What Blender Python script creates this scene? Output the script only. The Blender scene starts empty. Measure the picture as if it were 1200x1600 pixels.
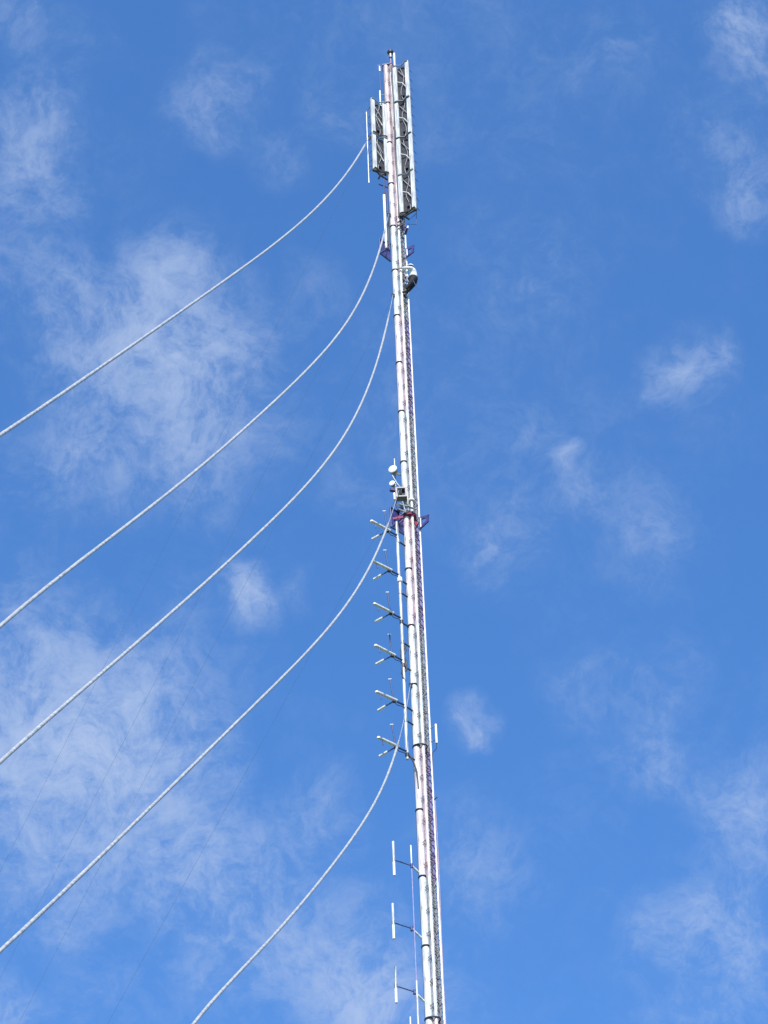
import bpy, bmesh, math, random
import numpy as np
from mathutils import Vector, Matrix
random.seed(7)
sc = bpy.context.scene
COL = sc.collection
R = math.radians

# ------------------------------------------------------------------ camera
FPX = 4500.0                       # focal length in photo pixels (1200 x 1600 frame)
PITCH, ROLL = R(45.526), R(2.14)
CAM = Vector((0, 0, 1.6))
fw = Vector((0, math.cos(PITCH), math.sin(PITCH)))
up0 = Vector((0, -math.sin(PITCH), math.cos(PITCH)))
rt0 = Vector((1, 0, 0))
cr, sr = math.cos(ROLL), math.sin(ROLL)
upv = cr * up0 + sr * rt0
rtv = cr * rt0 - sr * up0
cam_d = bpy.data.cameras.new('camera'); cam = bpy.data.objects.new('camera', cam_d); COL.objects.link(cam)
cam.matrix_world = Matrix(((rtv.x, upv.x, -fw.x, CAM.x), (rtv.y, upv.y, -fw.y, CAM.y), (rtv.z, upv.z, -fw.z, CAM.z), (0, 0, 0, 1)))
cam_d.sensor_fit = 'VERTICAL'; cam_d.sensor_height = 24.0; cam_d.lens = 24.0 * FPX / 1600
cam_d.clip_start = 0.1; cam_d.clip_end = 20000
sc.camera = cam
sc.render.resolution_x = 768; sc.render.resolution_y = 1024

MY = 80.0                          # the mast stands 80 m in front of the camera
MX = 1.11
def ray(x, y): return fw * FPX + rtv * (x - 600) + upv * (800 - y)
def at(x, y, dy=0.0):              # survey point: where a sight line meets the upright plane dy behind the mast axis
    d = ray(x, y); return CAM + d * ((MY + dy) / d.y)
def H(y, dy=0.0): return at(640, y, dy).z

# ------------------------------------------------------------------ materials
def mat(name, c1, c2=None, scale=3.0, rough=0.5, metal=0.0, bump=0.0, streak=False, detail=6.0, rust=0.0, lo=.38, hi=.62):
    m = bpy.data.materials.new(name); m.use_nodes = True
    nt = m.node_tree; n = nt.nodes; l = nt.links
    b = n['Principled BSDF']; b.inputs['Roughness'].default_value = rough; b.inputs['Metallic'].default_value = metal
    tc = n.new('ShaderNodeTexCoord'); mp = n.new('ShaderNodeMapping'); nz = n.new('ShaderNodeTexNoise')
    nz.inputs['Scale'].default_value = scale; nz.inputs['Detail'].default_value = detail
    mp.inputs['Scale'].default_value = (4, 4, .35) if streak else (1, 1, 1)
    l.new(tc.outputs['Object'], mp.inputs['Vector']); l.new(mp.outputs['Vector'], nz.inputs['Vector'])
    cr_ = n.new('ShaderNodeValToRGB')
    cr_.color_ramp.elements[0].position = lo; cr_.color_ramp.elements[1].position = hi
    c2 = c2 or tuple(v * .75 for v in c1)
    cr_.color_ramp.elements[0].color = (*c2, 1); cr_.color_ramp.elements[1].color = (*c1, 1)
    l.new(nz.outputs['Fac'], cr_.inputs['Fac']); l.new(cr_.outputs['Color'], b.inputs['Base Color'])
    if rust:
        n2 = n.new('ShaderNodeTexNoise'); n2.inputs['Scale'].default_value = 5.5; n2.inputs['Detail'].default_value = 7; n2.inputs['Roughness'].default_value = .7
        m2 = n.new('ShaderNodeMapping'); m2.inputs['Scale'].default_value = (3, 3, .5); l.new(tc.outputs['Object'], m2.inputs['Vector']); l.new(m2.outputs['Vector'], n2.inputs['Vector'])
        r2 = n.new('ShaderNodeMapRange'); r2.inputs['From Min'].default_value = .56; r2.inputs['From Max'].default_value = .68; r2.inputs['To Max'].default_value = rust
        mx = n.new('ShaderNodeMix'); mx.data_type = 'RGBA'; mx.inputs['B'].default_value = (.16, .12, .10, 1)
        l.new(n2.outputs['Fac'], r2.inputs['Value']); l.new(r2.outputs[0], mx.inputs['Factor']); l.new(cr_.outputs['Color'], mx.inputs['A']); l.new(mx.outputs['Result'], b.inputs['Base Color'])
    if bump:
        bp = n.new('ShaderNodeBump'); bp.inputs['Strength'].default_value = bump; bp.inputs['Distance'].default_value = .02
        l.new(nz.outputs['Fac'], bp.inputs['Height']); l.new(bp.outputs['Normal'], b.inputs['Normal'])
    return m
M = dict(
    white=mat('white_paint', (.76, .755, .72), (.46, .455, .43), 3.0, .45, streak=True, rust=.8, lo=.34, hi=.52),
    pink=mat('faded_sunlit_red_paint', (.75, .69, .67), (.52, .41, .41), 3.0, .5, streak=True, rust=.8, lo=.34, hi=.54),  # faded red, paled further by sun glare put into the colour
    pale=mat('bleached_red_paint', (.66, .56, .545), (.36, .27, .26), 4.0, .55, streak=True, rust=.85, lo=.36, hi=.56),
    white_brace=mat('white_steel', (.50, .50, .52), (.34, .34, .36), 5, .5),
    red_brace=mat('shaded_red_steel', (.23, .11, .22), (.14, .06, .13), 5, .5),  # same red in shade: the purple cast is put into the colour
    rust=mat('rusty_step_steel', (.30, .10, .07), (.16, .06, .05), 8, .7),
    grey=mat('galvanised_steel', (.36, .37, .38), (.24, .25, .26), 6, .45, .3),
    dark=mat('dark_steel', (.035, .035, .04), (.02, .02, .022), 6, .5),
    cable=mat('black_cable_jacket', (.05, .05, .055), (.03, .03, .032), 9, .5),
    grey_cable=mat('grey_cable_jacket', (.30, .29, .28), (.20, .19, .19), 9, .5),
    pink_cable=mat('pinkish_cable_jacket', (.52, .36, .35), (.38, .22, .22), 9, .5),
    alu=mat('aluminium_tube', (.78, .755, .69), (.55, .53, .48), 5, .4, .1, streak=True),
    channel=mat('off_white_channel', (.72, .71, .67), (.42, .41, .39), 4, .45, streak=True, rust=.5),
    screen=mat('dark_reflector_screen', (.04, .04, .05), (.008, .009, .011), 4.5, .7, bump=.3),
    purple=mat('purple_and_shaded_red', (.06, .052, .20), (.03, .026, .11), 5, .55),  # on the guy brackets: shade on red paint, put in as purple
    blue_tube=mat('blue_grey_tube', (.05, .085, .21), (.03, .055, .14), 5, .5),
    violet=mat('pale_violet_paint', (.34, .31, .52), (.24, .22, .40), 4, .5),
    gap_tone_white=mat('grey_gap_tone', (.21, .21, .25), (.12, .12, .15), 7, .6),
    gap_tone_red=mat('violet_gap_shade', (.16, .14, .40), (.10, .08, .26), 7, .6),  # shaded tone of the red lattice, put into the base colour
    red=mat('red_webbing', (.36, .03, .08), (.20, .02, .06), 9, .7),
    rope=mat('pale_guy_rope', (.43, .42, .41), (.25, .25, .26), 9, .7, bump=.4, lo=.36, hi=.64),
    far_rope=mat('hazed_guy_rope', (.14, .20, .36), (.11, .16, .28), 8, .7),  # bluish haze over the far stays, put into the rope colour
    radome=mat('white_radome', (.85, .85, .84), (.76, .76, .74), 4, .4),
    box=mat('grey_cabinet_paint', (.19, .195, .19), (.11, .115, .11), 5, .5),
    black=mat('black_void', (.012, .012, .012), (.02, .02, .02), 5, .7),
    skin=mat('skin', (.42, .25, .17), (.36, .20, .13), 10, .6),
    shirt=mat('off_white_cloth', (.82, .82, .79), (.70, .70, .67), 6, .85, bump=.4),
    trousers=mat('black_cloth', (.012, .012, .017), (.006, .006, .009), 6, .85, bump=.4),
    boot=mat('dark_leather', (.03, .025, .02), (.02, .018, .015), 8, .6),
    hair=mat('dark_hair', (.02, .015, .012), (.01, .008, .007), 20, .7),
    strap=mat('grey_webbing', (.30, .30, .33), (.2, .2, .22), 9, .8),
    concrete=mat('concrete', (.36, .35, .33), (.27, .26, .25), 2, .9, bump=.3),
    grass=mat('grass_ground', (.09, .12, .04), (.15, .13, .07), .05, .95, detail=10),
)

# ------------------------------------------------------------------ mesh helpers
class MB:
    def __init__(self): self.v = []; self.f = []; self.s = []
    def tube(self, pts, r, n=10, caps=True, r2=None):
        pts = [Vector(p) for p in pts]; k = len(pts)
        rs = r if isinstance(r, (list, tuple)) else [r + ((r2 if r2 is not None else r) - r) * i / max(1, k - 1) for i in range(k)]
        tans = [(pts[min(i + 1, k - 1)] - pts[max(i - 1, 0)]).normalized() for i in range(k)]
        t0 = tans[0]; a = Vector((0, 0, 1)) if abs(t0.z) < .9 else Vector((1, 0, 0))
        u = t0.cross(a).normalized(); base = len(self.v)
        for i in range(k):
            t = tans[i]; u = (u - t * u.dot(t)).normalized(); w = t.cross(u)
            for j in range(n):
                ang = 2 * math.pi * j / n
                self.v.append(pts[i] + (u * math.cos(ang) + w * math.sin(ang)) * rs[i])
        for i in range(k - 1):
            for j in range(n):
                a_ = base + i * n + j; b_ = base + i * n + (j + 1) % n
                self.f.append((a_, b_, b_ + n, a_ + n)); self.s.append(True)
        if caps:
            e = len(self.v); self.v += self.v[base:base + n] + self.v[base + (k - 1) * n:base + k * n]   # own rim vertices keep the side shading clean
            self.f.append(tuple(e + j for j in reversed(range(n)))); self.s.append(False)
            self.f.append(tuple(e + n + j for j in range(n))); self.s.append(False)
        return self
    def ring(self, c, r, rr, n=28, m=6, sx=1.0, sy=1.0):
        c = Vector(c); base = len(self.v)
        for i in range(n):
            a = 2 * math.pi * i / n
            for j in range(m):
                b = 2 * math.pi * j / m; q = r + rr * math.cos(b)
                self.v.append(c + Vector((q * math.cos(a) * sx, q * math.sin(a) * sy, rr * math.sin(b) * 1.3)))
        for i in range(n):
            for j in range(m):
                self.f.append((base + i * m + j, base + ((i + 1) % n) * m + j, base + ((i + 1) % n) * m + (j + 1) % m, base + i * m + (j + 1) % m)); self.s.append(True)
        return self
    def prism(self, poly, off):             # polygon (list of points) extruded by off
        poly = [Vector(p) for p in poly]; off = Vector(off); b = len(self.v); n = len(poly)
        self.v += [p - off / 2 for p in poly] + [p + off / 2 for p in poly]
        self.f.append(tuple(b + i for i in reversed(range(n)))); self.f.append(tuple(b + n + i for i in range(n)))
        self.s += [False, False]
        for i in range(n):
            j = (i + 1) % n; self.f.append((b + i, b + j, b + n + j, b + n + i)); self.s.append(False)
        return self
    def box(self, c, ax, ay, az, bev=0.0):  # half-extent vectors; chamfered along az when bev > 0
        c, ax, ay, az = map(Vector, (c, ax, ay, az))
        if bev:
            fx = 1 - bev / ax.length; fy = 1 - bev / ay.length
            pl = [(1, fy), (fx, 1), (-fx, 1), (-1, fy), (-1, -fy), (-fx, -1), (fx, -1), (1, -fy)]
        else: pl = [(1, 1), (-1, 1), (-1, -1), (1, -1)]
        return self.prism([c + ax * p + ay * q for p, q in pl], az * 2)
    def cone(self, c, d, r1, r2, n=20):
        c = Vector(c); return self.tube([c, c + Vector(d)], r1, n, True, r2)
    def dome(self, c, d, r, hgt, n=20, m=6):  # shallow cap bulging along d
        c = Vector(c); d = Vector(d).normalized(); a = Vector((0, 0, 1)) if abs(d.z) < .9 else Vector((1, 0, 0))
        pts = [c + d * hgt * math.sin(math.pi / 2 * i / m) for i in range(m + 1)]
        return self.tube(pts, [max(r * math.cos(math.pi / 2 * i / m), .001) for i in range(m + 1)], n)
    def build(self, name, m, parent=None, **props):
        me = bpy.data.meshes.new(name)
        o = bpy.data.objects.new(name, me); COL.objects.link(o)
        org = parent_origin(parent) if parent else (sum(self.v, Vector()) / len(self.v))
        me.from_pydata([tuple(p - org) for p in self.v], [], self.f); me.update()
        bm = bmesh.new(); bm.from_mesh(me); bmesh.ops.recalc_face_normals(bm, faces=bm.faces)
        bm.to_mesh(me); bm.free()
        me.polygons.foreach_set('use_smooth', self.s); me.materials.append(m)
        if parent: o.parent = parent
        else: o.location = org
        for k, v in props.items(): o[k] = v
        return o
def parent_origin(p):
    o = Vector((0, 0, 0))
    while p: o += p.location; p = p.parent
    return o
def thing(name, loc, label, cat, group=None):
    o = bpy.data.objects.new(name, None); COL.objects.link(o); o.location = loc; o.empty_display_size = .2
    o['label'] = label; o['category'] = cat
    if group: o['group'] = group
    return o
def kids(o): return [c for c in bpy.data.objects if c.parent == o]
def dup(o, loc=None, parent=None, label=None):
    c = o.copy(); COL.objects.link(c)
    if parent: c.parent = parent
    if loc is not None: c.location = loc
    if label: c['label'] = label
    for k in kids(o): dup(k, None, c)
    return c
V = Vector

# ------------------------------------------------------------------ ground
g = MB(); S = 6000; N = 24
for i in range(N + 1):
    for j in range(N + 1): g.v.append(V((-S + 2 * S * i / N, -S + 2 * S * j / N, 0)))
for i in range(N):
    for j in range(N):
        a = i * (N + 1) + j; g.f.append((a, a + N + 1, a + N + 2, a + 1)); g.s.append(False)
go = g.build('ground', M['grass'], kind='structure')

# ------------------------------------------------------------------ mast
Z0, SEC = 58.593, 3.0185
ax = V((MX, MY, 0))
LEG = [V((0, -.15, 0)), V((.28, .12, 0)), V((-.26, .20, 0))]
LR = [.058, .040, .045]
mast = thing('guyed_mast', (MX, MY, 0), 'tall slender triangular lattice mast in alternating white and faded red bands', 'mast')
def section(col, z, first=False):
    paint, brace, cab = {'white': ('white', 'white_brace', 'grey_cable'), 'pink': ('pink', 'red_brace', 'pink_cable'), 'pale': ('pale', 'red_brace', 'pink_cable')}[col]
    b = MB(); o = ax + V((0, 0, z)); n = 9; p = SEC / n
    for fa in ((0, 1), (1, 2), (2, 0)):
        A, B = LEG[fa[0]], LEG[fa[1]]
        if fa == (0, 1):                       # the face one sees: one stout diagonal per bay, a rung every third bay
            for i in range(n):
                b.tube([o + A + V((0, 0, (i + .9) * p)), o + B + V((0, 0, (i + .15) * p))], .019, 6)
                if i % 3 == 0: b.tube([o + A + V((0, 0, i * p + .03)), o + B + V((0, 0, i * p + .03))], .017, 6)
        else:
            for i in range(0, n, 3):
                za = V((0, 0, i * p + .02)); zb = V((0, 0, (i + 3) * p + .02))
                b.tube([o + A + za, o + B + za], .013, 6); b.tube([o + (A if i % 2 else B) + za, o + (B if i % 2 else A) + zb], .014, 6)
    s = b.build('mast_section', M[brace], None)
    s.parent = mast; s.location = o - ax
    # mesh was centred on its own mean; move origin to the section base
    mean = sum(b.v, V()) / len(b.v); s.data.transform(Matrix.Translation(mean - o))
    for L, r in zip(LEG, LR):
        MB().tube([o + L, o + L + V((0, 0, SEC))], r, 14).build('leg', M[paint], s)
    d = o + V((-.235, -.06, 0))
    MB().tube([d, d + V((0, 0, SEC))], .125, 22).build('feeder_duct', M[paint], s)
    MB().ring(d + V((0, 0, .03)), .134, .028).build('clamp_ring', M['dark'], s)
    for x_, y_, r_ in ((-.092, -.13, .013), (-.066, -.15, .011)):
        zs = [i * SEC / 18 for i in range(19)]
        ph = random.random() * 6
        MB().tube([o + V((x_ + (.008 * math.sin(ph + z_ * 3.1) if 0 < z_ < SEC - .01 else 0), y_, z_)) for z_ in zs], r_, 8).build('feeder_cable', M[cab], s)
    MB().tube([d + V((-.125, .03, 0)), d + V((-.125, .03, SEC))], .017, 8).build('feeder_cable', M['cable'], s)
    for k in range(3):
        c = o + V((-.085, -.20, .45 + k * SEC / 3)); w = random.uniform(.06, .11)
        MB().tube([c + V((.03, .01, .16)), c + V((-w, -.03, .02)), c + V((.03, .01, -.08)), c + V((.03, .01, .05))], .013, 6).build('step_peg', M['rust' if col != 'white' and k != 1 else 'dark'], s)
    for k, (x_, y_) in enumerate(((.07, .06), (.12, .09), (.02, .08))):
        MB().tube([o + V((x_, y_, 0)), o + V((x_, y_, SEC))], .024, 8).build('inner_cable', M['cable' if k else 'grey_cable'], s)
    tr = MB(); tr.box(o + V((.13, .20, SEC / 2)), V((.085, .012, 0)), V((-.0015, .012, 0)), V((0, 0, SEC / 2)))  # added sheet: the lattice gap's shaded grey and violet put into colour
    tr.build('gap_tone_sheet', M['gap_tone_white' if col == 'white' else 'gap_tone_red'], s)
    return s
def colour(k):
    if k >= 16: return 'pale'
    return 'white' if (k // 2) % 2 == 0 else 'pink'
protos = {}
for k in range(-19, 18):
    c = colour(k); z = Z0 + k * SEC
    protos.setdefault(c, [])
    if len(protos[c]) < (2 if c != 'pale' else 1): protos[c].append(section(c, z))
    else: dup(random.choice(protos[c]), V((0, 0, z)), mast)
TOP = Z0 + 18 * SEC
f = MB(); f.tube([ax, ax + V((0, 0, .9))], .9, 24); f.tube([ax + V((0, 0, .9)), ax + V((0, 0, Z0 - 19 * SEC))], .45, 24, True, .4); f.build('footing', M['concrete'], mast)
# wide collars where the paint colour changes, and the cap at the top
for k in (0, 8, 4):
    z = Z0 + k * SEC
    c_ = ax + V((-.115, -.05, z + .03))
    MB().ring(c_, .262, .026, sx=1.0, sy=.75).build('joint_collar', M['dark'], mast)
MB().prism([ax + V((0, -.24, TOP)), ax + V((.36, .16, TOP)), ax + V((-.40, .26, TOP)), ax + V((-.40, -.16, TOP))], V((0, 0, .06))).build('cap_plate', M['red_brace'], mast)
# pole on the cap, bundle of cables down the upper part, cable on the right leg
p0 = at(617, 108, -.05); MB().tube([V((p0.x, p0.y, TOP - .6)), V((p0.x, p0.y, H(84)))], .05, 12).build('top_pole', M['white'], mast)
for i, (dx, y1, mt, r_) in enumerate(((.025, 345, 'cable', .034), (.075, 340, 'cable', .032), (-.035, 205, 'channel', .022), (-.06, 345, 'pink_cable', .016), (.13, 338, 'cable', .026))):
    zt, zb = TOP - .2 - .3 * i, H(y1)
    MB().tube([ax + V((dx + .02 * math.sin(i + q * .9), -.255 - .008 * i, zb + (zt - zb) * q / 12)) for q in range(13)], r_, 8).build('upper_feeder_cable', M[mt], mast)
zt, zb = H(1250), 40
MB().tube([ax + V((.335 + .02 * math.sin(q * 1.1) + (.02 if q < 9 else 0), .10, zb + (zt - zb) * q / 14)) for q in range(15)], .013, 6).build('side_cable', M['pink_cable'], mast)
q = at(681, 1248, .05); MB().tube([ax + V((.28, .12, q.z)), ax + V((.42, .0, q.z + .02))], .02, 8).build('cable_stay', M['dark'], mast)
# flange at the end of the wide front leg (second torsion frame)
zf = H(782, -.15)
MB().tube([ax + LEG[0] + V((0, 0, zf - .05)), ax + LEG[0] + V((0, 0, zf + .05))], .125, 18).build('leg_flange', M['white'], mast)

# ------------------------------------------------------------------ guy ropes
AL = R(12)
dirn = V((-math.sin(AL), -math.cos(AL), 0)); nrm = V((math.cos(AL), -math.sin(AL), 0))
traces = [
 ([(577,213),(572,225),(540,272),(500,320),(450,365),(400,402),(350,440),(300,475),(250,508),(200,545),(125,597),(50,645),(0,681)], 'topmost pale guy rope curving from beside the upper left panels to the left'),
 ([(607,332),(604,348),(597,385),(575,440),(542,500),(500,557),(450,610),(400,655),(350,697),(300,739),(222,800),(175,840),(100,900),(0,977)], 'pale guy rope sagging from the upper purple bracket above the climber'),
 ([(614,462),(611,475),(600,525),(585,580),(560,640),(525,700),(480,755),(440,800),(350,885),(275,950),(200,1015),(100,1105),(0,1190)], 'pale guy rope leaving the white mast just below the climber, middle of five'),
 ([(623,768),(614,795),(600,835),(575,895),(540,945),(500,995),(450,1050),(375,1127),(300,1195),(200,1295),(100,1395),(0,1485)], 'pale guy rope passing the two highest forked antennas from the drum dishes'),
 ([(641,1068),(637,1095),(632,1125),(620,1170),(600,1220),(575,1272),(540,1327),(500,1380),(450,1430),(400,1495),(350,1545),(302,1600)], 'lowest pale guy rope, leaving the mast beside the lowest forked antenna'),
]
for pts, lab in traces:
    A0 = at(*pts[0], -.62 if pts[0][1] == 768 else -.22); A0 = V((A0.x, A0.y, 0)); sz = []
    for x, y in pts:
        d = ray(x, y); t = nrm.dot(A0 - V((CAM.x, CAM.y, 0))) / nrm.dot(V((d.x, d.y, 0)))
        p = CAM + d * t; sz.append(((p - A0).dot(dirn), p.z))
    sz = np.array(sz); cf = np.polyfit(sz[:, 0], sz[:, 1], 5)
    s1 = sz[-1, 0]
    P = [(s_, np.polyval(cf, s_)) for s_ in s1 * np.linspace(0, 1, 70) ** 1.5]
    # beyond the traced part: a smooth run down to the common ground anchor
    c2 = np.polyfit(sz[-6:, 0], sz[-6:, 1], 1)[0]; zE = P[-1][1]; sA = 70.0
    kq = (-zE - c2 * (sA - s1)) / (sA - s1) ** 2
    for s_ in np.linspace(s1, sA, 40)[1:]: P.append((s_, zE + c2 * (s_ - s1) + kq * (s_ - s1) ** 2))
    W = [A0 + dirn * s_ + V((0, 0, z_)) for s_, z_ in P]
    st = {768: 2.3, 1068: 2.6}.get(pts[0][1], .8)
    b = MB().tube(W, [(.011 if q[0] < st else .042 * (1 + .07 * random.uniform(-1, 1))) for q in P], 9)
    o = b.build('guy_rope', M['rope'], None, label=lab, category='guy rope', group='sagging guy ropes on the left')
    j = next(i for i, q in enumerate(P) if q[0] >= st); tv = (W[j + 1] - W[j]).normalized()
    MB().tube([W[j] - tv * .25, W[j] + tv * .05, W[j] + tv * .3], [.03, .055, .045], 10).build('end_socket', M['grey'], o)
    MB().prism([W[0] + V((-.05, 0, .1)), W[0] + V((.12, .08, .14)), W[0] + V((.12, .08, -.1)), W[0] + V((-.05, 0, -.1))], V((.01, -.02, 0))).build('lug_plate', M['dark'], o)
# thin far stays behind the mast, running away to the left
B2 = V((-.68, .73, 0)).normalized(); n2 = V((B2.y, -B2.x, 0))
far = [((575, 225), (103, 1150), 'faint thin stay farthest left on the pale cloud, third guy rope gap'),
       ((597, 385), (130, 1271), 'faint thin stay, middle of three on the lower left cloud'),
       ((611, 470), (205, 1250), 'faint thin stay on the lower left cloud just above the fourth pale rope'),
       ((612, 790), (275, 1397), 'faint thin stay between the fourth and fifth pale guy ropes'),]
far[0] = (far[0][0], far[0][1], 'faint thin dark stay, leftmost of those crossing the lower left cloud')
for a_, b_, lab in far:
    E = []
    for x, y in (a_, b_):
        d = ray(x, y); t = n2.dot(V((MX, MY, 0))) / n2.dot(V((d.x, d.y, 0))); p = CAM + d * t
        E.append(((p - ax).dot(B2), p.z))
    (sa, za), (sb, zb_) = E; sl = (zb_ - za) / (sb - sa); z_at0 = za - sl * sa; sG = -z_at0 / sl
    W = [ax + B2 * (sG * i / 40) + V((0, 0, z_at0 * (1 - i / 40) - .6 * math.sin(math.pi * i / 40))) for i in range(41)]
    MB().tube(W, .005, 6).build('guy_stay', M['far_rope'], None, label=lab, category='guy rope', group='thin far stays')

# ------------------------------------------------------------------ panel antennas at the top
def panel(L, Rr, zl0, zl1, zr0, zr1, label, group, swap):
    """L, Rr: plan positions of the two side channels; heights of each."""
    L, Rr = V((*L, 0)), V((*Rr, 0)); t = (Rr - L).normalized(); n = V((-t.y, t.x, 0))
    if n.y < 0: n = -n                    # radiating side, away from the camera
    o = (L + Rr) / 2 + V((0, 0, min(zl0, zr0)))
    th = thing('panel_antenna', o, label, 'antenna', group)
    z0, z1 = min(zl0, zr0), max(zl1, zr1); zc, hz = (z0 + z1) / 2, (z1 - z0) / 2 - .03
    for c in (L, Rr):
        MB().box(c + V((0, 0, zc)), t * .092, n * .055, V((0, 0, hz)), .012).build('side_channel', M['channel'], th)
    wid = (Rr - L).length
    MB().box((L + Rr) / 2 + n * .15 + V((0, 0, zc)), t * (wid / 2 + .05), n * .012, V((0, 0, hz - .02))).build('reflector_screen', M['screen'], th)
    for e, zz in enumerate((z0 + .06, z1 - .06)):
        a = L + n * -.075 + V((0, 0, zz)); b = Rr + n * -.075 + V((0, 0, zz)); mdl = (L + Rr) / 2 + n * .05 + V((0, 0, zz - .02))
        MB().tube([a - t * .06, a + t * .05, mdl, b - t * .05, b + t * .06], .033, 8).build('cross_bar', M['dark' if e == 0 else 'grey'], th)
    mdl = (L + Rr) / 2 + n * .06
    MB().tube([L + t * .08 + V((0, 0, z0 + hz * 1.15)), mdl + V((0, 0, z0 + hz * 1.05)), Rr - t * .1 + n * .05 + V((0, 0, z0 + hz * .72))][::1 if swap else 1], .024, 8).build('brace', M['alu'], th)
    MB().tube([L + t * .1 + n * .1 + V((0, 0, z1 - .3)), mdl + V((0, 0, z1 - .75)), Rr - t * .12 + n * .1 + V((0, 0, z1 - 1.1))], .02, 8).build('brace', M['grey'], th)
    cv = [mdl + t * (.09 * math.sin(i * .55 + z0)) + n * .02 + V((0, 0, z0 + .15 + i * (hz * 2 - .3) / 14)) for i in range(15)]
    MB().tube(cv, .018, 8).build('feed_cable', M['grey_cable'], th)
    MB().box(mdl + n * .04 + V((0, 0, z0 + hz * .45)), t * .07, n * .05, V((0, 0, .13)), .01).build('junction_box', M['dark'], th)
    d = MB()
    ed = Rr if swap else L
    for i in range(4):
        zz = z0 + (i + .5) * hz / 2
        d.tube([ed + n * .1 + V((0, 0, zz)), ed + n * .42 + (t if swap else -t) * .06 + V((0, 0, zz - .05))], .018, 6, True, .006)
    d.build('dipole_row', M['purple'], th)
    return th
def col_pos(a, b, dy):            # a, b: top and bottom survey sights of one upright
    pa, pb = at(*a, dy), at(*b, dy); return ((pa.x + pb.x) / 2, MY + dy), pb.z, pa.z
(Lr, l0, l1), (Rr_, r0, r1) = col_pos((617.5, 104), (627, 334), -.32), col_pos((635, 100), (648, 327), -.60)
print('right column', l0, l1, r0, r1, Lr, Rr_)
names = ['uppermost of the four white framed panels on the mast top right side', 'second panel from the top in the right side stack', 'third panel from the top in the right side stack', 'lowest of the four stacked panels, directly above the right purple bracket']
for i in range(4):
    q = lambda z0, z1: (z0 + (z1 - z0) * (3 - i) / 4, z0 + (z1 - z0) * (4 - i) / 4)
    panel(Lr, Rr_, *q(l0, l1), *q(r0, r1), names[i], 'stacked panels on the right of the mast top', True)
(Ll, l0, l1), (Rl, r0, r1) = col_pos((581.5, 155), (586, 262), -.42), col_pos((599.5, 160), (605, 275), -.14)
print('left column', l0, l1, r0, r1, Ll, Rl)
zl, zr = (l0 + r0) / 2, (l1 + r1) / 2
for i in range(2):
    a, b = zl + (zr - zl) * (1 - i) / 2, zl + (zr - zl) * (2 - i) / 2
    panel(Ll, Rl, a, b, a, b, ['upper white framed panel of the pair on the mast top left side', 'lower panel of the left pair, crossed behind by the topmost rope'][i], 'panel pair on the left of the mast top', False)
# brackets that carry the two panel columns
def strut_bracket(name, pts, r_, m, label):
    b = MB()
    for s in pts: b.tube(s, r_, 8)
    o = b.build(name, M[m], None, label=label, category='bracket'); return o
strut_bracket('support_bracket', [[at(637, 330, -.55), at(632, 338, -.4), at(631, 338, -.1)], [at(632, 338, -.4), at(640, 343, -.3)], [at(648, 328, -.58), at(632, 338, -.4)]], .045, 'dark', 'dark forked bracket under the lowest right panel')
strut_bracket('support_bracket', [[at(584, 262, -.4), at(594, 274, -.2), at(606, 281, .0)], [at(594, 274, -.2), at(591, 280, -.1)], [at(603, 271, -.14), at(594, 274, -.2)]], .045, 'dark', 'dark forked bracket under the lower left panel')
strut_bracket('stay_arm', [[at(592, 288, -.2), at(600, 291, -.05), at(608, 294, 0)], [at(600, 280, -.1), at(600, 303, -.1)]], .03, 'purple', 'purple stay arm between the left panel and the long white tube')
strut_bracket('wire_frame', [[at(650.5, 328, -.3), at(650.5, 351, -.3)], [at(636, 350, -.1), at(650.5, 351, -.3)], [at(641, 342, -.2), at(650, 334, -.3)]], .012, 'blue_tube', 'thin blue wire frame under the lower right panel corner')

# tall white tube on the left below the pair of panels
t = thing('tube_antenna', at(603.5, 386, -.25), 'long slim white tube antenna upright left of mast above the purple bracket', 'antenna')
a_, b_ = at(603.5, 386, -.25), at(600, 305, -.25)
MB().tube([V((a_.x, a_.y, a_.z)), V((a_.x, a_.y, b_.z))], .062, 12).build('radome_tube', M['radome'], t)
MB().tube([V((a_.x, a_.y, a_.z - .12)), V((a_.x, a_.y, a_.z + .05))], .07, 12).build('base_ferrule', M['grey'], t)
for zz in (.5, 2.6): MB().tube([V((a_.x, a_.y, a_.z + zz)), V((MX - .26, MY + .2, a_.z + zz))], .025, 8).build('mount_arm', M['dark'], t)
MB().tube([V((a_.x + .13, a_.y + .1, a_.z - .1)), V((a_.x + .13, a_.y + .1, b_.z + .3))], .035, 8).build('support_pole', M['dark'], t)

# whip with side elements far left
a_, b_ = at(576.5, 286, -.3), at(572.5, 175, -.3); wx = (a_.x + b_.x) / 2
t = thing('whip_antenna', V((wx, a_.y, a_.z)), 'thin pale whip with tiny side elements at far left of mast top', 'antenna')
MB().tube([V((wx, a_.y, a_.z)), V((wx, a_.y, b_.z))], .026, 8).build('rod', M['alu'], t)
e = MB()
for i in range(7):
    zz = b_.z - .15 - i * .62; e.tube([V((wx - .01, a_.y, zz)), V((wx + .13 if i % 2 else wx - .07, a_.y + .05, zz - .1))], .016, 6)
e.build('side_elements', M['blue_tube'], t)
for zz in (1.2, 3.2): MB().tube([V((wx, a_.y, a_.z + zz)), V((Ll[0] - .05, Ll[1] + .15, a_.z + zz + .1))], .02, 6).build('mount_arm', M['purple'], t)
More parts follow.
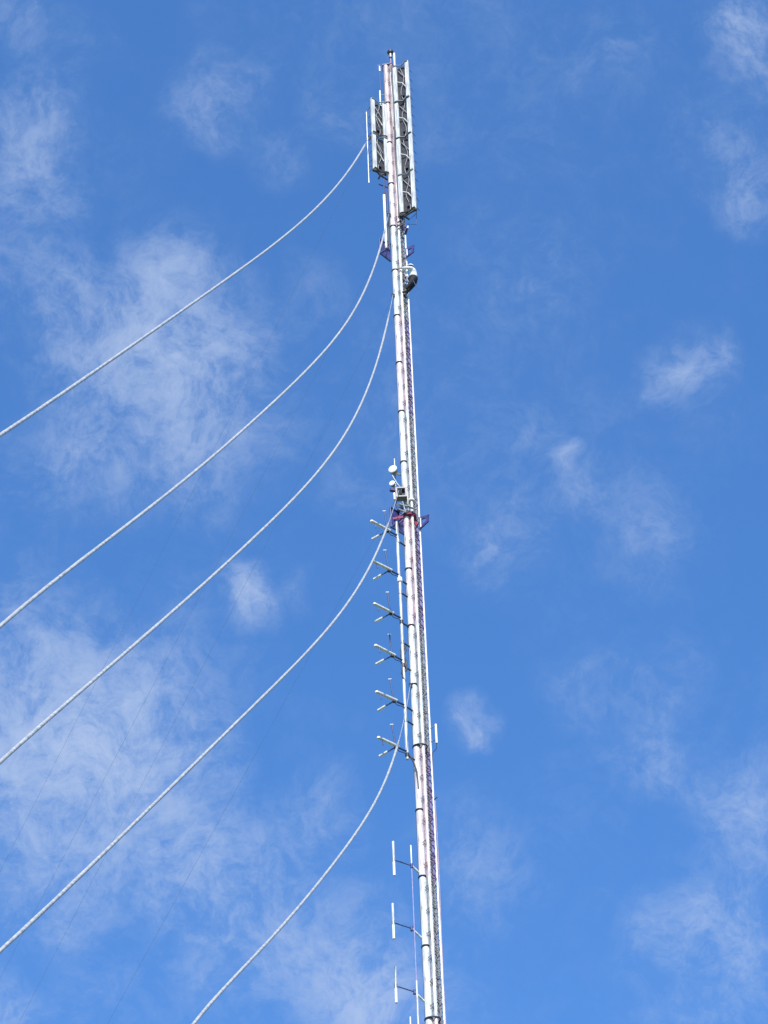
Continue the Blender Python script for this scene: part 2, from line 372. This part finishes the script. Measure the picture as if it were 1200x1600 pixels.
# little whip next to the pale mast top
a_, b_ = at(596.5, 150, -.1), at(592, 102, -.1); wx = at(594, 126, -.1).x
t = thing('small_whip', V((wx, a_.y, a_.z)), 'small bluish whip with short cross tip left of the mast cap', 'antenna')
MB().tube([V((wx, a_.y, a_.z)), V((wx, a_.y, b_.z))], [.02, .014], 8).build('rod', M['blue_tube'], t)
MB().tube([V((wx, a_.y, b_.z - .5)), V((wx, a_.y, b_.z - .12))], .045, 8).build('coil', M['alu'], t)
MB().tube([V((wx - .09, a_.y, b_.z - .02)), V((wx + .05, a_.y, b_.z))], .014, 6).build('cross_tip', M['grey'], t)
MB().tube([V((wx, a_.y, a_.z + .1)), V((MX - .2, MY - .05, a_.z + .1))], .018, 6).build('mount_arm', M['grey'], t)
# second short stub above left pair
a_, b_ = at(594.5, 165, -.14), at(593, 142, -.14)
t = thing('stub_antenna', V((a_.x, a_.y, a_.z)), 'short white stub standing above the inner edge of the left panel pair', 'antenna')
MB().tube([V(a_), V((a_.x, a_.y, b_.z))], .035, 10).build('rod', M['radome'], t)
MB().tube([V(a_), V((Rl[0], Rl[1], a_.z - .1))], .03, 8).build('clamp', M['grey'], t)

# obstruction lamp at the very top
c = at(610, 82, -.05)
t = thing('obstruction_lamp', c, 'dark round lamp on a thin arm at the very top of the mast', 'lamp')
s = MB(); s.tube([c + V((0, 0, .16 * math.sin(a))) for a in [-1.5, -1.1, -.6, 0, .6, 1.1, 1.5]], [.16 * math.cos(a) for a in [-1.5, -1.1, -.6, 0, .6, 1.1, 1.5]], 16); s.build('lamp_globe', M['dark'], t)
MB().tube([c - V((0, 0, .42)), c - V((0, 0, .12))], .075, 12).build('lamp_base', M['grey'], t)
MB().tube([c - V((0, 0, .40)), V((c.x, c.y, TOP))], .022, 8).build('stem', M['pink_cable'], t)

# small lamp bracket under right panels
c = at(636, 357, -.1)
t = thing('small_beacon', c, 'tiny white beacon on a dark arm just under the right panels', 'beacon')
MB().tube([ax + V((.28, .12, c.z - .15)), c], .05, 8).build('arm', M['purple'], t)
MB().tube([c + V((.02, 0, 0)), c + V((.05, 0, .2))], .05, 10, True, .03).build('lens', M['radome'], t)
MB().tube([c + V((-.08, -.05, .02)), c + V((-.08, -.05, .12))], .04, 10).build('red_cap', M['red'], t)
e = MB(); c = at(625, 350, -.3)
e.tube([c + V((-.1, 0, .1)), c + V((.05, -.05, .25)), c + V((.15, 0, 0)), c + V((.0, -.05, -.2)), c + V((-.12, 0, -.05))], .035, 8); e.tube([c + V((-.15, 0, -.2)), c + V((.2, 0, .2))], .03, 8)
e.build('cable_coil', M['cable'], None, label='dark knot of cable at the foot of the inner right panel edge', category='cable')

# ------------------------------------------------------------------ torsion frames (guy brackets)
def torsion(y_l, corners_l, corners_r, label, straps):
    zc = H(y_l)
    th = thing('torsion_frame', (MX, MY, zc), label, 'guy bracket', 'purple guy brackets on the mast')
    # left gusset: radial plate toward left and near
    (xi, yit, yib), (xo, yot, yob), dyi, dyo = corners_l
    I1, I2 = at(xi, yit, dyi), at(xi + 1, yib, dyi); O1, O2 = at(xo, yot, dyo), at(xo, yob, dyo)
    I2.x = I1.x; O2.x = O1.x
    off = (O1 - I1).cross(V((0, 0, 1))).normalized() * .04
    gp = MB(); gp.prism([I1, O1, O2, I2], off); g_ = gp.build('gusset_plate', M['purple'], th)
    for a, b in ((I1, O1), (O1, O2), (O2, I2), (I1, O2)): MB().tube([a - off * .9, b - off * .9], .03, 8).build('edge_bar', M['blue_tube'], g_)
    (xi, yit, yib), (xo, yot, yob), dyi, dyo = corners_r
    I1, I2 = at(xi, yit, dyi), at(xi + .7, yib, dyi); O1, O2 = at(xo, yot, dyo), at(xo - .5, yob, dyo)
    off = (O1 - I1).cross(V((0, 0, 1))).normalized() * .05
    k = MB()
    c = (I1 + I2 + O1 + O2) / 4
    for a, b in ((I1, O1), (O1, O2), (O2, I2), (I2, I1)):
        w1, w2 = a + (c - a) * .52, b + (c - b) * .52
        k.prism([a, b, w2, w1], off)
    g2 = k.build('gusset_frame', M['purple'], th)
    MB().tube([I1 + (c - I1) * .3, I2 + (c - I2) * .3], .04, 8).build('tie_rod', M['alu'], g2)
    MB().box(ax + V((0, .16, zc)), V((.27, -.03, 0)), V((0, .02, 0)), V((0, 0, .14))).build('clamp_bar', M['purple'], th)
    for dz, m_ in straps:
        MB().tube([ax + V((-.10, -.04, zc + dz - .028)), ax + V((-.10, -.04, zc + dz + .028))], .275, 20).build('strap', M[m_], th)
    return th
torsion(396, ((609, 385, 409), (592, 374, 396), -.05, -.5), ((634, 389, 403), (647, 383, 394), .0, -.25), 'upper purple bracket plates around mast, just above the climber', [])
tf = torsion(812, ((630, 806, 836), (609, 793, 824), -.05, -.55), ((655, 809, 828), (670, 804, 815), .05, -.22), 'lower purple bracket plates around mast with a red strap', [(.06, 'red')])
fr = MB()
for (x, y), (x2, y2) in (((612, 800), (640, 790)), ((618, 786), (626, 806)), ((612, 815), (634, 800)), ((614, 826), (630, 812))):
    fr.tube([at(x, y, -.33), at(x2, y2, -.28)], .036, 8)
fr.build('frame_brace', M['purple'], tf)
MB().box(at(622, 809, -.50), V((.20, -.04, 0)), V((0, .015, 0)), V((0, 0, .055))).build('strap', M['red'], tf)
MB().box(at(650, 818, -.2), V((.05, .03, 0)), V((0, .02, 0)), V((0, 0, .10))).build('strap_tail', M['red'], tf)

# ------------------------------------------------------------------ drum dishes and radio cabinet
def dish(x, y, r, label):
    c = at(x, y, -.55); f_ = V((-.35, -.93, -.12)).normalized()
    t = thing('drum_dish', c, label, 'dish antenna', 'small drum dishes by the mast')
    MB().tube([c - f_ * r * 1.05, c - f_ * r * .2, c], [r * .8, r * .98, r], 24).build('shroud', M['box'], t)
    MB().dome(c + f_ * .004, f_, r * .985, r * .22, 24).build('radome', M['radome'], t)
    MB().tube([c - f_ * r * 1.0, c - f_ * (r + .16)], .06, 12).build('radio_unit', M['channel'], t)
    e = c - f_ * (r + .14)
    MB().tube([e, V((MX - .44, MY - .2, e.z - .02))], .03, 8).build('mount_arm', M['grey'], t)
    return t
dish(613.5, 733, .185, 'larger white drum dish left of mast, above the other dish')
dish(612.5, 755, .125, 'smaller white drum dish left of mast, below the larger dish')
x_ = at(618, 760, -.2).x
b = MB(); b.tube([V((x_, MY - .2, H(795))), V((x_, MY - .2, H(722)))], .035, 10); 
for y in (742, 772): b.tube([V((x_, MY - .2, H(y))), V((MX - .26, MY + .1, H(y)))], .03, 8)
b.build('dish_pole', M['grey'], None, label='short grey upright pole carrying the two drum dishes', category='pole')
c = at(627, 772, -.42)
t = thing('radio_cabinet', c, 'grey box with a black open front on the mast under the dishes', 'cabinet')
k = MB(); w, h_ = .19, .27
for sx in (-1, 1): k.box(c + V((sx * w, 0, 0)), V((.035, 0, 0)), V((0, .14, 0)), V((0, 0, h_)))
for sz_ in (-1, 1): k.box(c + V((0, 0, sz_ * (h_ - .03))), V((w - .036, 0, 0)), V((0, .139, 0)), V((0, 0, .035)))
k.build('housing', M['box'], t)
MB().box(c + V((0, .06, 0)), V((w - .037, 0, 0)), V((0, .05, 0)), V((0, 0, h_ - .068))).build('dark_front', M['black'], t)
MB().tube([c + V((-.1, -.1, -.15)), c + V((-.12, -.12, .05)), c + V((.02, -.12, .14))], .02, 8).build('cable_loop', M['grey_cable'], t)
MB().tube([at(613, 743, -.45), at(620, 755, -.45), at(629, 766, -.4)], .028, 8).build('conduit', M['grey'], t)
MB().box(at(615, 766, -.4), V((.14, .04, 0)), V((-.02, .06, 0)), V((0, 0, .06)), .01).build('lower_unit', M['purple'], t)
MB().tube([at(616, 771, -.42), at(617, 781, -.42)], .055, 10).build('cylinder', M['alu'], t)
# cluttered clamps under the cabinet
k = MB()
for (x, y), (x2, y2), r_ in (((624, 788), (638, 792), .045), ((621, 795), (632, 800), .04), ((629, 784), (634, 801), .035), ((637, 790), (650, 796), .035)):
    k.tube([at(x, y, -.42), at(x2, y2, -.32)], r_, 8)
for i in range(9):
    x = random.uniform(615, 646); y = random.uniform(786, 803); a = random.uniform(-9, 9)
    k.tube([at(x, y, -.36), at(x + a, y + random.uniform(-6, 6), -.3)], random.uniform(.02, .045), 8)
k.build('clamp_cluster', M['grey'], None, label='cluster of grey pipe clamps between the open box and red strap', category='clamp')

# ------------------------------------------------------------------ forked dipole antennas on their pole
PD = -.38
pole_x = (at(622.5, 870, PD).x + at(635.5, 1150, PD).x) / 2
t = thing('antenna_pole', V((pole_x, MY + PD, H(1197))), 'slender white pole left of the mast carrying six forked antennas', 'pole')
z_a, z_b, z_c = H(1197), H(917), H(826)
MB().tube([V((pole_x, MY + PD, z_a)), V((pole_x, MY + PD, z_b))], .056, 12).build('lower_tube', M['channel'], t)
MB().tube([V((pole_x - .02, MY + PD, z_b + .1)), V((pole_x - .03, MY + PD, z_c))], .056, 12).build('upper_tube', M['channel'], t)
MB().tube([V((pole_x, MY + PD, z_b - .08)), V((pole_x, MY + PD, z_b + .12))], .10, 12).build('coupling', M['radome'], t)
for y in (845, 905, 925, 972, 1003, 1040, 1103, 1125, 1180):
    zz = H(y, PD); MB().tube([V((pole_x, MY + PD, zz)), V((MX - .3, MY - .1, zz - .02))], .034, 8).build('strut', M['dark'], t)
    MB().tube([V((pole_x, MY + PD, zz - .09)), V((pole_x, MY + PD, zz + .09))], .072, 12).build('clamp', M['grey' if y % 2 else 'dark'], t)
k = MB()
for i in range(3):
    k.tube([V((pole_x + .03 + .10 * math.sin(i * 2 + q * .9), MY + PD + .06 + .06 * math.cos(q + i), H(1015) - q * .17 - i * .1)) for q in range(9)], .036, 8)
k.tube([V((pole_x + .02, MY + PD, H(1042))), V((pole_x - .06, MY + PD - .05, H(1052))), V((pole_x - .04, MY + PD - .05, H(1070))), V((pole_x + .05, MY + PD, H(1075)))], .035, 8)
k.build('cable_tangle', M['cable'], None, label='tangled black cable around the white pole beside the fourth forked antenna', category='cable')
k = MB(); a0 = V((pole_x, MY + PD, H(1185)))
k.tube([a0, a0 + V((.2, .1, -.35)), a0 + V((.33, .18, -.8)), a0 + V((.36, .2, -1.6))], .03, 8)
k.build('feed_hose', M['cable'], None, label='black hose looping from the foot of the white pole to the mast', category='cable')

hub_dx, hub_dy = -.40, -.30
hz0 = None
bays = [(812, 'highest forked antenna, overlapping the lower purple bracket'), (874, 'second forked antenna from the top, just under the bracket and rope'),
        (941, 'third forked antenna from the top of the white pole'), (1007, 'fourth forked antenna down, above the tangled black cable'),
        (1078, 'fifth forked antenna from the top, just below the cable tangle'), (1150, 'lowest forked antenna, behind the lowest rope')]
first = None
for y, lab in bays:
    hub = V((pole_x + hub_dx, MY + PD + hub_dy, at(591, y + 17, PD + hub_dy).z))
    if first is None:
        t = thing('forked_antenna', hub, lab, 'antenna', 'forked antennas on the white pole')
        MB().tube([hub, hub + V((-hub_dx, -hub_dy, -.03))], .04, 8).build('boom', M['blue_tube'], t)
        MB().tube([hub + V((.10, .04, .0)), hub + V((-.60, -.50, .03))], .062, 12).build('thick_arm', M['alu'], t)
        MB().tube([hub + V((-.60, -.50, -.02)), hub + V((-.60, -.50, .045))], .066, 12).build('end_cap', M['radome'], t)
        la = MB().tube([hub + V((-.02, 0, -.06)), hub + V((-.31, .10, -.15))], .026, 8).build('lower_arm', M['blue_tube'], t)
        MB().tube([hub + V((-.31, .10, -.15)), hub + V((-.62, .21, -.26))], .05, 10).build('arm_sleeve', M['alu'], la)
        ua = MB().tube([hub + V((-.02, -.1, .05)), hub + V((-.09, -.14, .90))], .026, 8).build('upright_arm', M['blue_tube'], t)
        MB().tube([hub + V((-.16, -.14, .93)), hub + V((-.04, -.14, .93))], .02, 8).build('tip', M['radome'], ua)
        MB().tube([hub + V((-.48, -.42, .01)), hub + V((-.45, -.41, -.26))], .024, 6).build('drop_stub', M['blue_tube'], t)
        MB().tube([hub + V((0, .02, -.05)), hub + V((.12, .10, -.17)), hub + V((.28, .2, -.15)), hub + V((-hub_dx + .02, -hub_dy, -.22))], .016, 6).build('feed_cable', M['cable'], t)
        MB().tube([hub + V((0, 0, -.09)), hub + V((0, 0, .07))], .065, 12).build('hub', M['dark'], t)
        first = t
    else: dup(first, hub, None, lab).rotation_euler = (random.uniform(-.03, .03), random.uniform(-.04, .04), random.uniform(-.06, .06))

# ------------------------------------------------------------------ three vertical dipoles lower down
first = None
for (x, yt, yb), lab in (((615.2, 1315, 1368), 'white vertical rod antenna on an arm, highest of three at lower left'), ((614.5, 1412, 1467), 'white vertical rod antenna on an arm, middle of three at lower left'), ((618.3, 1510, 1567), 'white vertical rod antenna on an arm, lowest of three near the picture bottom')):
    dyr = -.55; pt, pb = at(x, yt, dyr), at(x, yb, dyr); mx_ = (pt.x + pb.x) / 2; base = V((mx_, MY + dyr, pb.z))
    if first is None:
        L_ = pt.z - pb.z
        t = thing('rod_antenna', base, lab, 'antenna', 'rod antennas at lower left')
        MB().tube([base, base + V((0, 0, L_ * .46))], .048, 12).build('lower_rod', M['radome'], t)
        MB().tube([base + V((0, 0, L_ * .46)), base + V((0, 0, L_))], .043, 12).build('upper_rod', M['channel'], t)
        MB().tube([base + V((0, 0, L_ * .40)), base + V((0, 0, L_ * .52))], .058, 12).build('feed_block', M['grey'], t)
        h0 = base + V((0, 0, L_ * .46)); h1 = h0 + V((.62, .30, -.05)); h2 = V((MX - .27, MY - .02, h0.z - .30))
        MB().tube([h0, h1], .022, 8).build('arm', M['blue_tube'], t)
        MB().tube([h1, h2], .038, 10).build('arm_root', M['channel'], t)
        MB().tube([h1 + V((0, 0, -.1)), h1 + V((0, 0, .08))], .045, 10).build('joint', M['purple'], t)
        first = t; joint_x = h1.x; joint_y = h1.y
    else: dup(first, base, None, lab)
t = thing('slender_pole', V((joint_x, joint_y, 45)), 'very thin purplish pole through the arms of the three white rods', 'pole')
MB().tube([V((joint_x, joint_y, 45)), V((joint_x, joint_y, H(1362)))], .018, 8).build('lower_rod', M['violet'], t)
MB().tube([V((joint_x, joint_y, H(1362))), V((joint_x, joint_y, H(1328)))], .026, 8).build('tip_rod', M['alu'], t)
MB().tube([V((joint_x, joint_y, 45)), V((joint_x, joint_y, H(1540)))], .035, 8).build('thick_foot', M['channel'], t)
a_ = at(641, 1589, -.4)
t = thing('short_whip', V((a_.x, a_.y, a_.z - 3)), 'thin pale whip tip entering at the bottom edge left of mast', 'antenna')
MB().tube([V((a_.x, a_.y, a_.z - 3)), a_], .026, 8).build('rod', M['alu'], t)
MB().tube([V((a_.x, a_.y, a_.z - 2.9)), V((MX - .26, MY + .2, a_.z - 2.9))], .03, 8).build('mount_arm', M['grey'], t)
# white rod on the right
a_, b_ = at(683.2, 1161, -.1), at(680, 1132, -.1)
wx = (a_.x + b_.x) / 2
t = thing('side_rod_antenna', V((wx, a_.y, a_.z)), 'short white rod antenna upright close to the right side of mast', 'antenna')
MB().tube([V((wx, a_.y, a_.z)), V((wx, a_.y, b_.z))], .042, 12).build('rod', M['radome'], t)
MB().tube([V((wx, a_.y, a_.z + .2)), V((MX + .28, MY + .12, a_.z + .25))], .024, 6).build('mount_arm', M['grey'], t)
MB().tube([V((wx, a_.y, a_.z + .85)), V((MX + .28, MY + .12, a_.z + .9))], .024, 6).build('mount_arm', M['grey'], t)
MB().tube([V((wx, a_.y, a_.z)), V((wx - .03, a_.y + .05, a_.z - .25)), V((MX + .33, MY + .1, a_.z - .3)), V((MX + .31, MY + .12, a_.z - .9))], .014, 6).build('feed_cable', M['cable'], t)

# ------------------------------------------------------------------ climber
def skinned(name, chain, edges, m, parent, root=0, sub=2):
    org = parent_origin(parent); me = bpy.data.meshes.new(name); bm = bmesh.new()
    lay = bm.verts.layers.skin.verify(); vs = []
    for p, r_ in chain:
        v = bm.verts.new(V(p) - org); v[lay].radius = (r_ if isinstance(r_, tuple) else (r_, r_)); vs.append(v)
    vs[root][lay].use_root = True
    for a, b in edges: bm.edges.new((vs[a], vs[b]))
    bm.to_mesh(me); bm.free(); me.materials.append(m)
    o = bpy.data.objects.new(name, me); COL.objects.link(o); o.parent = parent
    sk = o.modifiers.new('skin', 'SKIN'); sk.use_smooth_shade = True
    ss = o.modifiers.new('sub', 'SUBSURF'); ss.levels = sub; ss.render_levels = sub
    return o
pel = at(644.5, 437, -.08)
th = thing('person', pel, 'climber in off white top and black trousers leaning back from the mast', 'person')
J = lambda x, y, z: pel + V((x, y, z))
sk_pts = [(J(0, 0, 0), (.13, .15)), (J(.03, 0, .16), (.12, .14)), (J(.04, 0, .34), (.13, .16)), (J(.01, 0, .50), (.09, .13)), (J(-.02, 0, .57), .055),
          (J(.01, -.17, .47), .06), (J(-.16, -.25, .42), .045), (J(-.36, -.22, .46), .035), (J(-.43, -.20, .48), .03),
          (J(.01, .17, .47), .06), (J(-.14, .27, .40), .045), (J(-.30, .18, .52), .035), (J(-.36, .14, .55), .03),
          (J(0, -.10, -.05), .10), (J(-.10, -.15, -.42), .065), (J(-.32, -.12, -.78), .045),
          (J(0, .10, -.05), .10), (J(-.16, .15, -.38), .065), (J(-.34, .10, -.70), .045)]
ed = [(0, 1), (1, 2), (2, 3), (3, 4), (3, 5), (5, 6), (6, 7), (7, 8), (3, 9), (9, 10), (10, 11), (11, 12), (0, 13), (13, 14), (14, 15), (0, 16), (16, 17), (17, 18)]
# head: neck, jaw, skull as part of the one body
hd = J(-.05, 0, .70); n0 = len(sk_pts)
sk_pts += [(hd + V((0, 0, -.07)), .07), (hd + V((0, 0, .03)), .10), (hd + V((.01, 0, .11)), .075), (hd + V((-.115, 0, -.0)), .018)]
ed += [(4, n0), (n0, n0 + 1), (n0 + 1, n0 + 2), (n0 + 1, n0 + 3)]
for w, e_, sgn in ((8, 7, -1), (12, 11, 1)):                 # fingers and thumb curling round the steel
    wp = sk_pts[w][0]; dv = (wp - sk_pts[e_][0]).normalized()
    for i in range(4):
        q = wp + dv * .05 + V((0, 0, (i - 1.5) * .021)); k_ = len(sk_pts); ln = (.06, .07, .065, .05)[i]
        sk_pts += [(q, .010), (q + dv * ln * .6 + V((0, sgn * -.01, 0)), .009), (q + dv * ln * .7 + V((0, sgn * -.05, -.005)), .008)]
        ed += [(w, k_), (k_, k_ + 1), (k_ + 1, k_ + 2)]
    k_ = len(sk_pts); sk_pts += [(wp + dv * .02 + V((0, sgn * -.03, .03)), .011), (wp + dv * .05 + V((0, sgn * -.06, .03)), .009)]
    ed += [(w, k_), (k_, k_ + 1)]
body = skinned('body', sk_pts, ed, M['skin'], th)
g_ = 1.16
sh = [(p, tuple(v * g_ for v in r_) if isinstance(r_, tuple) else r_ * 1.45) for p, r_ in sk_pts[:13]]
sh[4] = (J(-.01, 0, .54), .07)
sh[8] = (sk_pts[7][0] + (sk_pts[8][0] - sk_pts[7][0]) * .3, .045); sh[12] = (sk_pts[11][0] + (sk_pts[12][0] - sk_pts[11][0]) * .3, .045)
sh[0] = (J(.02, 0, .06), (.15, .18))
skinned('shirt', sh, ed[:12], M['shirt'], th)
tr = [(J(.04, 0, .15), (.165, .20)), (J(.06, 0, -.03), (.20, .22))] + [(J(.02, -.11, -.12), .13), (J(-.09, -.16, -.42), .095), (J(-.31, -.12, -.74), .07), (J(.02, .11, -.12), .13), (J(-.15, .16, -.38), .095), (J(-.33, .10, -.66), .07)]
skinned('trousers', tr, [(0, 1), (1, 2), (2, 3), (3, 4), (1, 5), (5, 6), (6, 7)], M['trousers'], th)
for a in (J(-.32, -.12, -.80), J(-.34, .10, -.72)):
    skinned('boot', [(a + V((.05, 0, .06)), .055), (a + V((.03, 0, -.03)), .055), (a + V((-.05, 0, -.05)), .05), (a + V((-.11, 0, -.05)), .035)], [(0, 1), (1, 2), (2, 3)], M['boot'], th)
k = MB(); hc = hd + V((.005, 0, .055))
k.tube([hc + V((0, 0, .14 * math.sin(a))) for a in (0, .35, .7, 1.05, 1.4)], [.135 * math.cos(a) for a in (0, .35, .7, 1.05, 1.4)], 18)
k.tube([hc + V((-.02, 0, -.006)), hc + V((-.02, 0, .012))], .155, 18)
k.build('helmet', M['radome'], th)
MB().tube([hd + V((.03, 0, -.02)), hd + V((.02, 0, .05))], .105, 14).build('hair', M['hair'], th)
hb = MB(); hb.ring(J(.02, 0, .06), .19, .022, sx=.95, sy=1.05)
hb.tube([J(-.17, -.12, .06), J(-.30, -.16, -.02), J(-.36, -.06, .04)], .018, 8)
hb.tube([J(-.12, -.18, .05), J(-.22, -.22, -.2), J(-.16, -.24, -.42)], .026, 8)
hb.build('harness', M['strap'], th)
MB().tube([J(.02, -.2, -.3), J(.12, -.2, -.62), J(.26, -.25, -.88)], .012, 6).build('lanyard', M['blue_tube'], th)

th.scale = (1.12, 1.12, 1.12)

# ------------------------------------------------------------------ sky, clouds, sun
SUN_EL, SUN_AZ = R(44), R(181)     # azimuth clockwise from +Y (behind the camera, to the left)
sd = V((math.sin(SUN_AZ) * math.cos(SUN_EL), math.cos(SUN_AZ) * math.cos(SUN_EL), math.sin(SUN_EL)))
sun_d = bpy.data.lights.new('sun', 'SUN'); sun_d.energy = 4.6; sun_d.angle = R(.5); sun_d.color = (1, .96, .9)
sun = bpy.data.objects.new('sun', sun_d); COL.objects.link(sun); sun.rotation_euler = sd.to_track_quat('Z', 'Y').to_euler()
w = bpy.data.worlds.new('World'); sc.world = w; w.use_nodes = True
nt = w.node_tree; n = nt.nodes; l = nt.links
bg = n['Background']; bg.inputs['Strength'].default_value = .15
sky = n.new('ShaderNodeTexSky'); sky.sky_type = 'NISHITA'; sky.sun_disc = False
sky.sun_elevation = SUN_EL; sky.sun_rotation = SUN_AZ
sky.air_density = 1.0; sky.dust_density = 0; sky.ozone_density = 6.0
tc = n.new('ShaderNodeTexCoord')
def math_n(op, a, b=None, clamp=False):
    m = n.new('ShaderNodeMath'); m.operation = op; m.use_clamp = clamp
    for i, v in enumerate((a, b)):
        if v is None: continue
        if isinstance(v, (int, float)): m.inputs[i].default_value = v
        else: l.new(v, m.inputs[i])
    return m.outputs[0]
# domain warp so that cloud edges are ragged
wn = n.new('ShaderNodeTexNoise'); wn.inputs['Scale'].default_value = 30; wn.inputs['Detail'].default_value = 8
l.new(tc.outputs['Generated'], wn.inputs['Vector'])
sub = n.new('ShaderNodeVectorMath'); sub.operation = 'SUBTRACT'; sub.inputs[1].default_value = (.5, .5, .5); l.new(wn.outputs['Color'], sub.inputs[0])
scl = n.new('ShaderNodeVectorMath'); scl.operation = 'SCALE'; scl.inputs['Scale'].default_value = .030; l.new(sub.outputs[0], scl.inputs[0])
add = n.new('ShaderNodeVectorMath'); add.operation = 'ADD'; l.new(tc.outputs['Generated'], add.inputs[0]); l.new(scl.outputs[0], add.inputs[1])
clouds = [(30,20,50,.25),(100,90,70,.15),(45,195,70,.45),(20,290,60,.38),(110,325,45,.25),(350,155,65,.28),(320,190,40,.15),(445,240,45,.2),(535,180,45,.25),
 (260,590,150,.55),(300,520,90,.3),(150,540,90,.25),(265,420,45,.3),(100,720,80,.35),(340,700,90,.25),(60,500,80,.18),(30,420,80,.22),(480,460,50,.15),
 (380,900,36,.55),(395,935,32,.55),(462,925,25,.2),(560,760,50,.15),
 (100,1220,170,.62),(50,1090,130,.4),(200,1180,120,.35),(260,1070,120,.3),(60,960,90,.25),(290,1330,100,.35),(350,1400,100,.3),(420,1470,100,.35),(540,1500,90,.4),(500,1260,65,.35),(585,1590,90,.7),(130,1440,45,.3),(15,1590,55,.5),(150,1560,60,.2),(30,1370,100,.25),(470,1360,80,.15),
 (1160,20,55,.5),(1180,90,60,.4),(1155,265,60,.3),(1190,310,45,.3),(1100,215,55,.2),(945,100,50,.18),(1085,565,50,.24),(1055,580,45,.2),(1110,550,35,.15),(1040,590,35,.2),(835,450,70,.14),(873,725,22,.5),(915,775,40,.24),(820,680,45,.14),
 (770,865,45,.28),(745,835,35,.15),(812,815,45,.15),(1010,880,55,.16),(1040,850,45,.1),(1000,800,60,.15),(742,1128,36,.7),(735,1145,24,.5),(910,1075,45,.22),(1015,1165,70,.24),(1040,1200,50,.18),(1025,1060,60,.22),(1165,1265,70,.45),(1130,1420,80,.32),(1040,1450,60,.2),(1130,1560,130,.35),(770,1375,65,.22),(715,1310,70,.2),(600,650,50,.15),(690,210,50,.12)]
total = None
for x, y, r_, s_ in clouds:
    d = ray(x, y).normalized(); rr = r_ * 1.75 / FPX
    dt = n.new('ShaderNodeVectorMath'); dt.operation = 'DISTANCE'; dt.inputs[1].default_value = d; l.new(add.outputs[0], dt.inputs[0])
    mr = n.new('ShaderNodeMapRange'); mr.interpolation_type = 'SMOOTHSTEP'
    mr.inputs['From Min'].default_value = 0; mr.inputs['From Max'].default_value = rr; mr.inputs['To Min'].default_value = s_; mr.inputs['To Max'].default_value = 0
    l.new(dt.outputs['Value'], mr.inputs['Value'])
    total = mr.outputs[0] if total is None else math_n('ADD', total, mr.outputs[0])
def noise(scale, detail, rough, vec):
    z = n.new('ShaderNodeTexNoise'); z.inputs['Scale'].default_value = scale; z.inputs['Detail'].default_value = detail; z.inputs['Roughness'].default_value = rough
    l.new(vec, z.inputs['Vector']); return z.outputs['Fac']
n1 = noise(45, 12, .70, add.outputs[0]); n2_ = noise(150, 8, .7, add.outputs[0])
veil = n.new('ShaderNodeMapRange'); veil.inputs['From Min'].default_value = .44; veil.inputs['From Max'].default_value = .8; veil.inputs['To Max'].default_value = .20
l.new(noise(10, 8, .62, tc.outputs['Generated']), veil.inputs['Value'])
mask = math_n('ADD', total, veil.outputs[0])
dens = math_n('ADD', math_n('MULTIPLY', n1, .75), math_n('MULTIPLY', n2_, .45))
dens = math_n('ADD', dens, math_n('MULTIPLY', math_n('MINIMUM', mask, .8), .14))
sm = n.new('ShaderNodeMapRange'); sm.interpolation_type = 'SMOOTHSTEP'
sm.inputs['From Min'].default_value = .50; sm.inputs['From Max'].default_value = .90; sm.inputs['To Min'].default_value = .12; sm.inputs['To Max'].default_value = 1.5
l.new(dens, sm.inputs['Value'])
thick = math_n('MULTIPLY', math_n('MULTIPLY', mask, sm.outputs[0]), -1.0)
cl = math_n('SUBTRACT', 1.0, math_n('EXPONENT', thick))
mix = n.new('ShaderNodeMix'); mix.data_type = 'RGBA'
CLOUD = (2.6, 3.2, 4.4)
tint = n.new('ShaderNodeMix'); tint.data_type = 'RGBA'; tint.blend_type = 'MULTIPLY'; tint.inputs['Factor'].default_value = 1
tint.inputs['B'].default_value = (.72, 1.10, 1.38, 1)
l.new(sky.outputs[0], tint.inputs['A'])
l.new(cl, mix.inputs['Factor']); l.new(tint.outputs['Result'], mix.inputs['A']); mix.inputs['B'].default_value = (*CLOUD, 1)
l.new(mix.outputs['Result'], bg.inputs['Color'])

vs = sc.view_settings; vs.view_transform = 'Standard'; vs.look = 'None'; vs.exposure = 0.4; vs.gamma = 1.0; vs.use_curve_mapping = False
